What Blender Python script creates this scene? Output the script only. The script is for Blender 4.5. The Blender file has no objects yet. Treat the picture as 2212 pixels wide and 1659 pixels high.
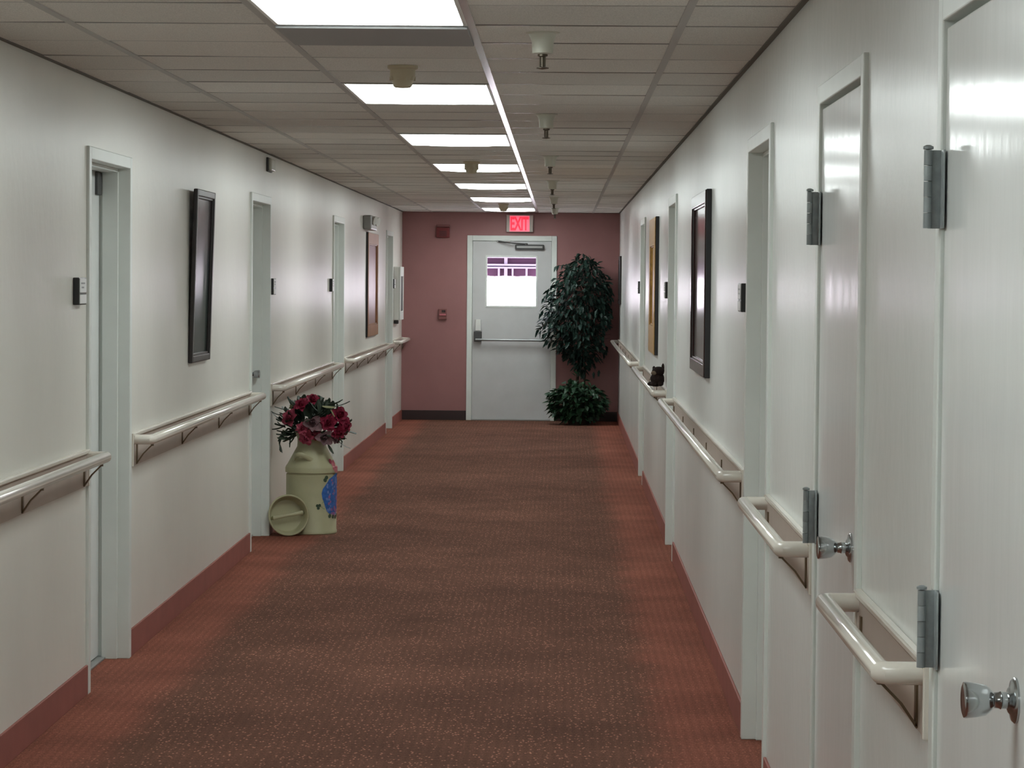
import bpy, bmesh, math, random
from mathutils import Vector, Matrix, noise
R = random.Random(7)
S = bpy.context.scene
COL = S.collection
PI = math.pi

# ------------------------------------------------------------------ camera, world, sun, exposure
XL, XR, YE, CH = -1.8695, 0.6782, 30.863, 2.44     # left wall, right wall, end wall, ceiling height
Y0, YB = 8.162, -4.2                               # far edge of the nearest visible light, wall behind the camera
cam_d = bpy.data.cameras.new('camera'); cam = bpy.data.objects.new('camera', cam_d); COL.objects.link(cam)
cam_d.sensor_fit = 'HORIZONTAL'; cam_d.sensor_width = 36.0; cam_d.lens = 92.525
cam_d.clip_start = 0.05; cam_d.clip_end = 500
rot = Matrix.Rotation(0.018415, 3, 'Z') @ Matrix.Rotation(-0.039755, 3, 'X') @ Matrix.Rotation(-0.00855, 3, 'Y')
right, fwd, up = rot.col[0], rot.col[1], rot.col[2]
M = Matrix((right, up, -fwd)).transposed().to_4x4(); M.translation = Vector((0, 0, 1.65738))
cam.matrix_world = M
S.camera = cam
S.view_settings.view_transform = 'Standard'
S.view_settings.look = 'None'
S.view_settings.gamma = 1.0
S.view_settings.use_curve_mapping = False
S.view_settings.exposure = 0.0
LENS = 13.0          # emission of the fluorescent lenses
world = bpy.data.worlds.new('world'); S.world = world; world.use_nodes = True
bg = world.node_tree.nodes['Background']; bg.inputs[0].default_value = (0.86, 0.9, 1.0, 1); bg.inputs[1].default_value = 6.0
sun_d = bpy.data.lights.new('sun', 'SUN'); sun_d.energy = 120.0; sun_d.angle = math.radians(0.6); sun_d.color = (1, 0.96, 0.98)
sun = bpy.data.objects.new('sun', sun_d); COL.objects.link(sun)
sun.rotation_euler = Vector((0.25, 1.0, -1.0)).to_track_quat('-Z', 'Y').to_euler(); sun.location = (0, 20, 30)
try:
    S.cycles.use_denoising = True
    S.cycles.diffuse_bounces = 8
    S.cycles.sample_clamp_indirect = 6.0
except Exception:
    pass

# ------------------------------------------------------------------ materials
def mat(name, col, rough=0.5, spec=0.5, metal=0.0, bump=None, vary=None, emit=None, coat=0.0, stretch=(1, 1, 1)):
    m = bpy.data.materials.new(name); m.use_nodes = True
    nt = m.node_tree; n = nt.nodes; l = nt.links
    b = n['Principled BSDF']
    b.inputs['Base Color'].default_value = (*col, 1); b.inputs['Roughness'].default_value = rough
    b.inputs['Specular IOR Level'].default_value = spec; b.inputs['Metallic'].default_value = metal
    b.inputs['Coat Weight'].default_value = coat
    if emit:
        b.inputs['Emission Color'].default_value = (*emit[0], 1); b.inputs['Emission Strength'].default_value = emit[1]
    if bump or vary:
        tc = n.new('ShaderNodeTexCoord'); mp = n.new('ShaderNodeMapping'); mp.inputs['Scale'].default_value = stretch
        l.new(tc.outputs['Object'], mp.inputs['Vector'])
    if vary:                                        # vary = (scale, amount)
        t = n.new('ShaderNodeTexNoise'); t.inputs['Scale'].default_value = vary[0]; t.inputs['Detail'].default_value = 5
        l.new(mp.outputs[0], t.inputs['Vector'])
        mr = n.new('ShaderNodeMapRange'); mr.inputs['To Min'].default_value = 1 - vary[1]; mr.inputs['To Max'].default_value = 1 + vary[1]
        mr.inputs['From Min'].default_value = 0.3; mr.inputs['From Max'].default_value = 0.7
        l.new(t.outputs['Fac'], mr.inputs['Value'])
        mx = n.new('ShaderNodeMix'); mx.data_type = 'RGBA'; mx.blend_type = 'MULTIPLY'; mx.inputs['Factor'].default_value = 1
        mx.inputs['A'].default_value = (*col, 1)
        l.new(mr.outputs[0], mx.inputs['B']); l.new(mx.outputs['Result'], b.inputs['Base Color'])
    if bump:                                        # bump = (scale, strength, distance)
        t = n.new('ShaderNodeTexNoise'); t.inputs['Scale'].default_value = bump[0]; t.inputs['Detail'].default_value = 3
        l.new(mp.outputs[0], t.inputs['Vector'])
        bp = n.new('ShaderNodeBump'); bp.inputs['Strength'].default_value = bump[1]; bp.inputs['Distance'].default_value = bump[2]
        l.new(t.outputs['Fac'], bp.inputs['Height']); l.new(bp.outputs[0], b.inputs['Normal'])
    return m

m_wall_l = mat('wall_white_warm', (0.74, 0.725, 0.665), 0.32, 0.5, bump=(16, 0.14, 0.01), vary=(2.0, 0.03), stretch=(1, 1, 0.8))  # slightly warmer white
m_wall_r = mat('wall_white_cool', (0.73, 0.75, 0.725), 0.27, 0.5, bump=(16, 0.14, 0.01), vary=(2.0, 0.03), stretch=(1, 1, 0.8))  # slightly cooler and glossier white
m_pink = mat('rose_paint', (0.315, 0.150, 0.145), 0.5, 0.4, bump=(40, 0.15, 0.005), vary=(3, 0.05))
m_frame = mat('door_frame_paint', (0.72, 0.755, 0.72), 0.32, 0.5, vary=(6, 0.03))
m_leaf = mat('door_paint', (0.78, 0.80, 0.785), 0.16, 0.5, bump=(9, 0.14, 0.006), vary=(3, 0.03), stretch=(1, 1, 0.35))
m_leaf_e = mat('exit_door_paint', (0.56, 0.56, 0.56), 0.4, 0.5, vary=(5, 0.04))
m_tile = None
m_grid = mat('grid_bar', (0.42, 0.41, 0.39), 0.45, 0.3)
m_grid_streak = mat('grid_bar_streak', (0.60, 0.59, 0.60), 0.14, 0.5)  # same bar metal, made lighter and glossier for the window's bright streak
m_cross_shade = mat('grid_cross_bar_shade', (0.20, 0.19, 0.17), 0.3, 0.5)  # cross bars coloured dark for the shadow along the tile edges
m_gap_shade = mat('grid_gap_shade', (0.16, 0.15, 0.135), 0.7, 0.2)  # dark tone for the gaps and for the shade along the walls
m_rail = mat('rail_vinyl', (0.72, 0.675, 0.60), 0.15, 0.5, vary=(8, 0.03))
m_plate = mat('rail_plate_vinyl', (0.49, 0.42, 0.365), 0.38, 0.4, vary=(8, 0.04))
m_bracket = mat('bracket_bronze', (0.17, 0.125, 0.075), 0.4, 0.5, 0.5)
m_chrome = mat('chrome', (0.44, 0.46, 0.47), 0.17, 0.5, 1.0)
m_hinge = mat('hinge_steel', (0.30, 0.335, 0.34), 0.34, 0.5, 0.15, vary=(60, 0.12))
m_hinge_dark = mat('hinge_knuckle', (0.24, 0.265, 0.27), 0.34, 0.5, 0.15)
m_black = mat('black_plastic', (0.018, 0.017, 0.018), 0.35, 0.5)
m_darkgrey = mat('dark_grey', (0.06, 0.06, 0.06), 0.45, 0.5)
m_white = mat('white_plastic', (0.72, 0.72, 0.69), 0.35, 0.5)
m_label = mat('label_white', (0.80, 0.80, 0.80), 0.4, 0.4)
m_print = mat('label_print', (0.30, 0.30, 0.31), 0.5, 0.3)
m_beige = mat('beige_plastic', (0.52, 0.46, 0.33), 0.4, 0.5)
m_cup = mat('cup_enamel', (0.56, 0.56, 0.48), 0.3, 0.5)
m_brass = mat('sprinkler_bronze', (0.12, 0.10, 0.075), 0.4, 0.5, 0.7)
m_base = mat('base_cove', (0.29, 0.098, 0.078), 0.6, 0.3, bump=(220, 0.3, 0.002), vary=(8, 0.08))
m_base_k = mat('base_black', (0.035, 0.020, 0.020), 0.45, 0.4)
m_red = mat('alarm_red', (0.16, 0.022, 0.024), 0.45, 0.4)
m_pull = mat('dull_red', (0.20, 0.075, 0.07), 0.5, 0.4)
m_grey = mat('grey_metal', (0.33, 0.33, 0.32), 0.4, 0.5, 0.3)
m_steel = mat('satin_steel', (0.30, 0.31, 0.31), 0.35, 0.5, 0.6)
m_panel = mat('panel_grey', (0.33, 0.33, 0.33), 0.6, 0.3)
m_lens = mat('fluorescent_lens', (0.8, 0.8, 0.8), 0.4, 0.5, emit=((0.92, 1.0, 0.985), LENS))
m_exit_red = mat('exit_letters', (0.6, 0.02, 0.04), 0.4, 0.4, emit=((1.0, 0.012, 0.06), 0.75))
m_exit_panel = mat('exit_panel', (0.6, 0.25, 0.3), 0.4, 0.4, emit=((1.0, 0.07, 0.16), 0.72))
m_exit_case = mat('exit_case', (0.42, 0.38, 0.34), 0.4, 0.4)
m_can = mat('can_enamel', (0.42, 0.40, 0.25), 0.42, 0.5, vary=(7, 0.08), bump=(30, 0.1, 0.004))
m_blue = mat('paint_blue', (0.035, 0.13, 0.42), 0.5, 0.4, vary=(40, 0.25))
m_blue2 = mat('paint_pale_blue', (0.16, 0.24, 0.52), 0.5, 0.4)
m_mauve_p = mat('paint_mauve', (0.30, 0.13, 0.30), 0.5, 0.4)
m_pink_p = mat('paint_rose', (0.50, 0.15, 0.18), 0.5, 0.4)
m_green_p = mat('paint_green', (0.045, 0.075, 0.045), 0.5, 0.4)
m_lgreen_p = mat('paint_pale_green', (0.22, 0.30, 0.17), 0.5, 0.4)
m_rose = mat('crimson_petals', (0.24, 0.016, 0.045), 0.6, 0.3, vary=(60, 0.25))
m_rose2 = mat('rose_petals', (0.36, 0.06, 0.10), 0.6, 0.3, vary=(60, 0.25))
m_magn = mat('mauve_petals', (0.20, 0.115, 0.125), 0.6, 0.3, vary=(60, 0.2))
m_fl_leaf = mat('silk_leaves', (0.038, 0.055, 0.036), 0.55, 0.4, vary=(30, 0.3))
m_yellow = mat('pale_leaf', (0.30, 0.30, 0.17), 0.6, 0.3)
m_ficus = mat('ficus_leaves', (0.013, 0.034, 0.026), 0.45, 0.25, vary=(14, 0.45))
m_bush = mat('bush_leaves', (0.020, 0.058, 0.028), 0.42, 0.3, vary=(14, 0.5))
m_bark = mat('bark', (0.06, 0.04, 0.03), 0.8, 0.2, vary=(40, 0.3))
m_pot = mat('dark_basket', (0.045, 0.03, 0.02), 0.7, 0.2, vary=(60, 0.3))
m_plush = mat('plush_dark', (0.022, 0.013, 0.011), 0.9, 0.2, bump=(160, 0.6, 0.004), vary=(60, 0.3))
m_plush_t = mat('plush_tan', (0.19, 0.14, 0.10), 0.9, 0.2, bump=(160, 0.6, 0.004))
m_fr_dark = mat('frame_black_wood', (0.020, 0.014, 0.014), 0.28, 0.5)
m_fr_brown = mat('frame_mahogany', (0.030, 0.011, 0.010), 0.20, 0.5)
m_fr_gold = mat('frame_gold', (0.42, 0.24, 0.055), 0.38, 0.5, 0.35, vary=(30, 0.3))
m_fr_oak = mat('frame_oak', (0.26, 0.105, 0.035), 0.4, 0.5, vary=(14, 0.2), stretch=(1, 1, 0.2))
m_matb = mat('mat_board', (0.5, 0.48, 0.48), 0.5, 0.3)
m_fence = mat('fence_white', (0.86, 0.84, 0.86), 0.6, 0.2)
m_house = mat('house_plum', (0.062, 0.027, 0.053), 0.8, 0.1, vary=(0.8, 0.3))
m_trim = mat('house_trim', (0.22, 0.19, 0.24), 0.6, 0.2)
m_house_dk = mat('house_dark', (0.03, 0.03, 0.05), 0.6, 0.2)
m_ground = mat('pavement', (0.62, 0.6, 0.6), 0.8, 0.2, vary=(1, 0.1))

def tile_mat():
    m = mat('ceiling_tile', (0.5, 0.5, 0.5), 0.8, 0.2, bump=(420, 0.35, 0.002))
    nt = m.node_tree; n = nt.nodes; l = nt.links; b = n['Principled BSDF']
    g = n.new('ShaderNodeNewGeometry'); mr = n.new('ShaderNodeMapRange')
    mr.inputs['To Min'].default_value = 0.90; mr.inputs['To Max'].default_value = 1.06
    l.new(g.outputs['Random Per Island'], mr.inputs['Value'])
    tc = n.new('ShaderNodeTexCoord'); t = n.new('ShaderNodeTexNoise'); t.inputs['Scale'].default_value = 260; t.inputs['Detail'].default_value = 2
    l.new(tc.outputs['Object'], t.inputs['Vector'])
    mr2 = n.new('ShaderNodeMapRange'); mr2.inputs['From Min'].default_value = .3; mr2.inputs['From Max'].default_value = .7
    mr2.inputs['To Min'].default_value = 0.8; mr2.inputs['To Max'].default_value = 1.2
    l.new(t.outputs['Fac'], mr2.inputs['Value'])
    mu = n.new('ShaderNodeMath'); mu.operation = 'MULTIPLY'; l.new(mr.outputs[0], mu.inputs[0]); l.new(mr2.outputs[0], mu.inputs[1])
    mx = n.new('ShaderNodeMix'); mx.data_type = 'RGBA'; mx.blend_type = 'MULTIPLY'; mx.inputs['Factor'].default_value = 1
    mx.inputs['A'].default_value = (0.70, 0.68, 0.64, 1)
    l.new(mu.outputs[0], mx.inputs['B']); l.new(mx.outputs['Result'], b.inputs['Base Color'])
    return m
m_tile = tile_mat()

def carpet_mat():
    m = bpy.data.materials.new('carpet'); m.use_nodes = True
    nt = m.node_tree; n = nt.nodes; l = nt.links; b = n['Principled BSDF']
    b.inputs['Roughness'].default_value = 0.95; b.inputs['Specular IOR Level'].default_value = 0.08
    b.inputs['Sheen Weight'].default_value = 0.0
    tc = n.new('ShaderNodeTexCoord'); sx = n.new('ShaderNodeSeparateXYZ'); l.new(tc.outputs['Object'], sx.inputs[0])
    def math_(op, a, bb=None, c=None):
        q = n.new('ShaderNodeMath'); q.operation = op
        for i, v in enumerate((a, bb, c)):
            if v is None: continue
            if isinstance(v, (int, float)): q.inputs[i].default_value = v
            else: l.new(v, q.inputs[i])
        return q.outputs[0]
    def noise_(scale, det=4, vec=None):
        t = n.new('ShaderNodeTexNoise'); t.inputs['Scale'].default_value = scale; t.inputs['Detail'].default_value = det
        l.new(vec or tc.outputs['Object'], t.inputs['Vector']); return t.outputs['Fac']
    wob = math_('MULTIPLY', math_('SUBTRACT', noise_(2.2, 5), 0.5), 0.22)
    x = math_('ADD', sx.outputs['X'], wob)
    # worn brown lane in the middle of the salmon carpet
    d = math_('ABSOLUTE', math_('SUBTRACT', x, -0.59))
    mr = n.new('ShaderNodeMapRange'); mr.interpolation_type = 'SMOOTHSTEP'
    mr.inputs['From Min'].default_value = 0.87; mr.inputs['From Max'].default_value = 1.07
    l.new(d, mr.inputs['Value'])
    cr = n.new('ShaderNodeMix'); cr.data_type = 'RGBA'
    cr.inputs['A'].default_value = (0.150, 0.070, 0.048, 1); cr.inputs['B'].default_value = (0.240, 0.086, 0.058, 1)
    l.new(mr.outputs[0], cr.inputs['Factor'])
    # worn and soiled patches
    p = n.new('ShaderNodeMapRange'); p.inputs['From Min'].default_value = .3; p.inputs['From Max'].default_value = .7
    p.inputs['To Min'].default_value = 0.8; p.inputs['To Max'].default_value = 1.18
    l.new(noise_(1.7, 6), p.inputs['Value'])
    # loop pile: rows along the corridor and small tan flecks
    rows = math_('SINE', math_('MULTIPLY', sx.outputs['X'], 2 * PI / 0.034))
    rows = math_('MULTIPLY_ADD', rows, 0.07, 1.0)
    crs = math_('MULTIPLY_ADD', math_('SINE', math_('MULTIPLY', sx.outputs['Y'], 2 * PI / 0.05)), 0.035, 1.0)
    mpn = n.new('ShaderNodeMapping'); mpn.inputs['Scale'].default_value = (1, 0.42, 1); l.new(tc.outputs['Object'], mpn.inputs['Vector'])
    v = n.new('ShaderNodeTexVoronoi'); v.inputs['Scale'].default_value = 62; l.new(mpn.outputs[0], v.inputs['Vector'])
    fl = n.new('ShaderNodeMapRange'); fl.inputs['From Min'].default_value = 0.16; fl.inputs['From Max'].default_value = 0.30
    fl.inputs['To Min'].default_value = 2.5; fl.inputs['To Max'].default_value = 0.90
    l.new(v.outputs['Distance'], fl.inputs['Value'])
    flf = math_('ADD', math_('MULTIPLY', math_('SUBTRACT', fl.outputs[0], 1.0), math_('SUBTRACT', 1.0, math_('MULTIPLY', mr.outputs[0], 0.75))), 1.0)
    fine = n.new('ShaderNodeMapRange'); fine.inputs['From Min'].default_value = .25; fine.inputs['From Max'].default_value = .75
    fine.inputs['To Min'].default_value = 0.72; fine.inputs['To Max'].default_value = 1.28
    l.new(noise_(150, 2, mpn.outputs[0]), fine.inputs['Value'])
    tot = math_('MULTIPLY', math_('MULTIPLY', math_('MULTIPLY', p.outputs[0], rows), math_('MULTIPLY', flf, crs)), fine.outputs[0])
    mx = n.new('ShaderNodeMix'); mx.data_type = 'RGBA'; mx.blend_type = 'MULTIPLY'; mx.inputs['Factor'].default_value = 1
    l.new(cr.outputs['Result'], mx.inputs['A']); l.new(tot, mx.inputs['B']); l.new(mx.outputs['Result'], b.inputs['Base Color'])
    bp = n.new('ShaderNodeBump'); bp.inputs['Strength'].default_value = 0.5; bp.inputs['Distance'].default_value = 0.006
    l.new(math_('MULTIPLY', fine.outputs[0], rows), bp.inputs['Height']); l.new(bp.outputs[0], b.inputs['Normal'])
    return m
m_carpet = carpet_mat()

def glass_mat():
    m = bpy.data.materials.new('window_glass'); m.use_nodes = True
    nt = m.node_tree; n = nt.nodes; l = nt.links
    for q in list(n): n.remove(q)
    o = n.new('ShaderNodeOutputMaterial'); mx = n.new('ShaderNodeMixShader'); t = n.new('ShaderNodeBsdfTransparent'); g = n.new('ShaderNodeBsdfGlossy')
    t.inputs[0].default_value = (0.97, 0.95, 0.98, 1); g.inputs['Roughness'].default_value = 0.03; mx.inputs[0].default_value = 0.06
    l.new(t.outputs[0], mx.inputs[1]); l.new(g.outputs[0], mx.inputs[2]); l.new(mx.outputs[0], o.inputs[0])
    return m
m_glass = glass_mat()

def painting_mat(name, stops, scale=3.0, rough=0.25, axis='Z', lo=0.0, hi=1.0, namp=0.35):
    m = bpy.data.materials.new(name); m.use_nodes = True
    nt = m.node_tree; n = nt.nodes; l = nt.links; b = n['Principled BSDF']; b.inputs['Roughness'].default_value = rough
    tc = n.new('ShaderNodeTexCoord'); sx = n.new('ShaderNodeSeparateXYZ'); l.new(tc.outputs['Object'], sx.inputs[0])
    t = n.new('ShaderNodeTexNoise'); t.inputs['Scale'].default_value = scale; t.inputs['Detail'].default_value = 8
    l.new(tc.outputs['Object'], t.inputs['Vector'])
    mr = n.new('ShaderNodeMapRange'); mr.inputs['From Min'].default_value = lo; mr.inputs['From Max'].default_value = hi
    l.new(sx.outputs[axis], mr.inputs['Value'])
    a = n.new('ShaderNodeMath'); a.operation = 'MULTIPLY_ADD'; a.inputs[1].default_value = namp; l.new(t.outputs['Fac'], a.inputs[0]); l.new(mr.outputs[0], a.inputs[2])
    s = n.new('ShaderNodeMath'); s.operation = 'SUBTRACT'; s.inputs[1].default_value = namp * .5; l.new(a.outputs[0], s.inputs[0])
    r = n.new('ShaderNodeValToRGB'); l.new(s.outputs[0], r.inputs[0])
    e = r.color_ramp.elements
    while len(e) < len(stops): e.new(0.5)
    for q, (pos, c) in zip(e, stops): q.position = pos; q.color = (*c, 1)
    l.new(r.outputs[0], b.inputs['Base Color']); b.inputs['Specular IOR Level'].default_value = 0.22
    return m

# ------------------------------------------------------------------ mesh helpers
class MB:
    """collects shapes in world coordinates; build() links them as ONE mesh object"""
    def __init__(s): s.v = []; s.f = []; s.mi = []; s.sm = []; s.mats = []
    def _m(s, m):
        if m is None: return 0
        if m not in s.mats: s.mats.append(m)
        return s.mats.index(m)
    def add(s, vs, fs, m=None, smooth=False):
        k = len(s.v); s.v += [Vector(p) for p in vs]; i = s._m(m)
        for f in fs: s.f.append(tuple(k + q for q in f)); s.mi.append(i); s.sm.append(smooth)
        return s
    def box(s, x0, x1, y0, y1, z0, z1, m=None, bev=0.0):
        if x0 > x1: x0, x1 = x1, x0
        if y0 > y1: y0, y1 = y1, y0
        if bev <= 0:
            vs = [(x, y, z) for x in (x0, x1) for y in (y0, y1) for z in (z0, z1)]
            fs = [(0, 1, 3, 2), (4, 6, 7, 5), (0, 4, 5, 1), (2, 3, 7, 6), (0, 2, 6, 4), (1, 5, 7, 3)]
            return s.add(vs, fs, m)
        bm = bmesh.new(); bmesh.ops.create_cube(bm, size=1)
        for v in bm.verts:
            v.co = Vector(((x0 + x1) / 2 + v.co.x * (x1 - x0), (y0 + y1) / 2 + v.co.y * (y1 - y0), (z0 + z1) / 2 + v.co.z * (z1 - z0)))
        bmesh.ops.bevel(bm, geom=bm.edges[:], offset=bev, segments=2, affect='EDGES', profile=0.5)
        return s.from_bm(bm, m)
    def from_bm(s, bm, m=None, smooth=False, mtx=None):
        bm.verts.index_update()
        vs = [(mtx @ v.co) if mtx else v.co.copy() for v in bm.verts]
        fs = [tuple(v.index for v in f.verts) for f in bm.faces]
        bm.free(); return s.add(vs, fs, m, smooth)
    def lathe(s, prof, mtx=None, seg=24, m=None, smooth=True, a0=0, a1=2 * PI):
        """prof: list of (r, z); axis = local z"""
        full = abs(a1 - a0 - 2 * PI) < 1e-6
        k = seg if full else seg + 1
        vs = []; fs = []
        for r, z in prof:
            for i in range(k):
                a = a0 + (a1 - a0) * i / seg
                vs.append(Vector((r * math.cos(a), r * math.sin(a), z)))
        for j in range(len(prof) - 1):
            for i in range(seg):
                i2 = (i + 1) % k if full else i + 1
                fs.append((j * k + i, j * k + i2, (j + 1) * k + i2, (j + 1) * k + i))
        if full:
            if prof[0][0] > 1e-5: fs.append(tuple(range(k))[::-1])
            if prof[-1][0] > 1e-5: fs.append(tuple((len(prof) - 1) * k + i for i in range(k)))
        if mtx: vs = [mtx @ v for v in vs]
        return s.add(vs, fs, m, smooth)
    def sweep(s, pts, rx, rz=None, n=12, upv=(0, 0, 1), m=None, smooth=True, prof=None, radii=None):
        """tube along a polyline with mitred corners"""
        rz = rx if rz is None else rz
        pts = [Vector(p) for p in pts]; upv = Vector(upv); vs = []; fs = []
        prof = prof or [(rx * math.cos(2 * PI * i / n), rz * math.sin(2 * PI * i / n)) for i in range(n)]
        n = len(prof)
        for i, p in enumerate(pts):
            a = (p - pts[i - 1]).normalized() if i else None
            b = (pts[i + 1] - p).normalized() if i < len(pts) - 1 else None
            t = (a + b).normalized() if a and b else (a or b)
            k = 1 / max(0.3, t.dot(a)) if a and b else 1
            sd = t.cross(upv)
            if sd.length < 1e-4: sd = t.cross(Vector((1, 0, 0.1)))
            sd.normalize(); uu = sd.cross(t).normalized()
            q = radii[i] if radii else 1
            for (cx, cz) in prof: vs.append(p + sd * (cx * k * q) + uu * (cz * q))
        for j in range(len(pts) - 1):
            for i in range(n): fs.append((j * n + i, j * n + (i + 1) % n, (j + 1) * n + (i + 1) % n, (j + 1) * n + i))
        fs.append(tuple(range(n))[::-1]); fs.append(tuple((len(pts) - 1) * n + i for i in range(n)))
        return s.add(vs, fs, m, smooth)
    def blob(s, c, r, m=None, rotm=None, sub=2, jit=0.0):
        bm = bmesh.new(); bmesh.ops.create_icosphere(bm, subdivisions=sub, radius=1)
        for v in bm.verts:
            k = 1 + jit * noise.noise(v.co * 2.1 + Vector(c) * 9)
            q = Vector((v.co.x * r[0], v.co.y * r[1], v.co.z * r[2])) * k
            v.co = (rotm @ q if rotm else q) + Vector(c)
        return s.from_bm(bm, m, True)
    def build(s, name, m=None, parent=None, autosmooth=True):
        me = bpy.data.meshes.new(name)
        o = bpy.data.objects.new(name, me); COL.objects.link(o)
        off = Vector((0, 0, 0))
        if parent is not None: off = wloc(parent); o.parent = parent
        me.from_pydata([tuple(p - off) for p in s.v], [], s.f)
        if m is not None and not s.mats: me.materials.append(m)
        else:
            for q in s.mats: me.materials.append(q)
            me.polygons.foreach_set('material_index', s.mi)
        me.polygons.foreach_set('use_smooth', s.sm)
        bm = bmesh.new(); bm.from_mesh(me); bmesh.ops.recalc_face_normals(bm, faces=bm.faces[:]); bm.to_mesh(me); bm.free()
        if any(s.sm):
            try: me.set_sharp_from_angle(angle=math.radians(42))
            except Exception: pass
        me.update(); return o

def wloc(o):
    v = Vector((0, 0, 0))
    while o is not None: v = v + o.location; o = o.parent
    return v
def tag(o, label=None, cat=None, group=None, kind=None):
    if label: o['label'] = label
    if cat: o['category'] = cat
    if group: o['group'] = group
    if kind: o['kind'] = kind
    return o
def thing(name, loc, label, cat, group=None, kind=None):
    o = bpy.data.objects.new(name, None); COL.objects.link(o); o.location = loc; o.empty_display_size = 0.05
    return tag(o, label, cat, group, kind)
def dup(o, loc=None, label=None, parent=None):
    c = o.copy(); COL.objects.link(c)
    if parent is not None: c.parent = parent
    if loc is not None: c.location = loc
    if label: c['label'] = label
    for ch in list(o.children):
        dup(ch, parent=c)
    return c

# ------------------------------------------------------------------ shell
LD = [(10.335, 11.372), (15.775, 16.835), (21.48, 22.55), (28.01, 29.06)]       # recessed doors, left wall (outer edges of the frames)
RD = [(3.68, 4.715), (5.885, 6.925), (8.49, 9.535), (15.49, 16.53), (21.27, 22.34)]
FT = 2.168                                                                       # top of the door frames
ED = (-1.106, -0.055)                                                            # exit door frame

def side_wall(name, X, sg, openings, m):
    b = MB(); y = YB; T = 0.20
    def bx(y0, y1, z0, z1, d0=0.0, d1=T): b.box(X + sg * d0, X + sg * d1, y0, y1, z0, z1)
    for a, c in openings:
        bx(y, a + 0.03, 0, 2.47); bx(a + 0.03, c - 0.03, FT - 0.03, 2.47); y = c - 0.03
    bx(y, YE + 0.12, 0, 2.47); bx(YB, YE + 0.12, 0, 2.47, T, T + 0.05)
    o = b.build(name, m); return o
tag(side_wall('wall_left', XL, -1, LD, m_wall_l), 'long off-white painted wall on the left side of the corridor', 'wall', kind='structure')
tag(side_wall('wall_right', XR, 1, RD, m_wall_r), 'long off-white painted wall on the right side of the corridor', 'wall', kind='structure')
b = MB(); b.box(XL - .25, XR + .25, YB - .15, YB, 0, 2.47)
tag(b.build('wall_back', m_wall_l), 'off-white wall closing the corridor behind the viewer', 'wall', kind='structure')
b = MB()
b.box(XL, ED[0] + .03, YE, YE + .12, 0, 2.47); b.box(ED[1] - .03, XR, YE, YE + .12, 0, 2.47); b.box(ED[0] + .03, ED[1] - .03, YE, YE + .12, FT - .03, 2.47)
tag(b.build('wall_end', m_pink), 'dusty rose end wall around the exit door', 'wall', kind='structure')
b = MB(); b.box(XL - .25, XR + .25, YB - .15, YE + .12, -0.1, 0)
tag(b.build('floor', m_carpet), 'salmon carpet with a worn brown lane along the middle of the corridor', 'floor', kind='structure')

# ceiling: boards, grid bars, and joints with their shade in the colour
GX = [-1.525, -0.905, -0.285, 0.362]
cols = [XL] + GX + [XR]
PITCH = 0.6096
rows = []
k = math.floor((YB - Y0) / PITCH)
while Y0 + k * PITCH < YE: rows.append(Y0 + k * PITCH); k += 1
rows.append(YE)
lights_y = [Y0 + i * 3.6576 for i in range(-2, 7)]
b = MB()
b.box(XL - .25, XR + .25, YB - .15, YE + .12, 2.47, 2.55, m_gap_shade)
for i in range(len(rows) - 1):
    ya, yb = max(rows[i], YB), rows[i + 1]
    ym = (ya + yb) / 2
    for j in range(len(cols) - 1):
        xa, xb = cols[j], cols[j + 1]
        if j == 2 and any(ly - 1.23 < ym < ly for ly in lights_y): continue
        if j == 2 and Y0 < ym < Y0 + .62: continue
        g = 0.009
        z = [CH + R.uniform(-.0012, .0022) for _ in range(4)]
        vs = [(xa + .011, ya + g, z[0]), (xb - .011, ya + g, z[1]), (xb - .011, yb - g, z[2]), (xa + .011, yb - g, z[3])]
        vs += [(p[0], p[1], CH + .016) for p in vs]
        b.add(vs, [(0, 1, 2, 3), (4, 5, 6, 7), (0, 1, 5, 4), (1, 2, 6, 5), (2, 3, 7, 6), (3, 0, 4, 7)], m_tile)
    b.box(XL, XR, yb - .0095, yb + .0095, CH - .0004, CH + .010, m_cross_shade)
for x in GX: b.box(x - .0125, x + .0125, YB, YE, CH - .0025, CH + .012, m_grid_streak if x == GX[2] else m_grid)
b.box(XL, XL + .018, YB, YE, CH - .004, CH + .012, m_gap_shade); b.box(XR - .018, XR, YB, YE, CH - .004, CH + .012, m_gap_shade)  # wall strips given a dark colour for the contact shade
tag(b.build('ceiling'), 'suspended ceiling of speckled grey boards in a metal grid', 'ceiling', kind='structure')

# base mouldings
def base_side(name, X, sg, openings, label):
    b = MB(); y = YB
    for a, c in openings:
        b.box(X, X - sg * .010, y, a, 0, .118, None, .003); y = c
    b.box(X, X - sg * .010, y, YE, 0, .118, None, .003)
    tag(b.build(name, m_base), label, 'baseboard', kind='structure')
base_side('baseboard_left', XL, -1, LD, 'salmon cove base running along the foot of the left wall')
base_side('baseboard_right', XR, 1, RD, 'salmon cove base running along the foot of the right wall')
b = MB(); b.box(XL + .011, ED[0], YE - .010, YE, 0, .112, None, .003); b.box(ED[1], XR - .011, YE - .010, YE, 0, .112, None, .003)
tag(b.build('baseboard_end', m_base_k), 'black base along the foot of the rose end wall', 'baseboard', kind='structure')

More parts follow.
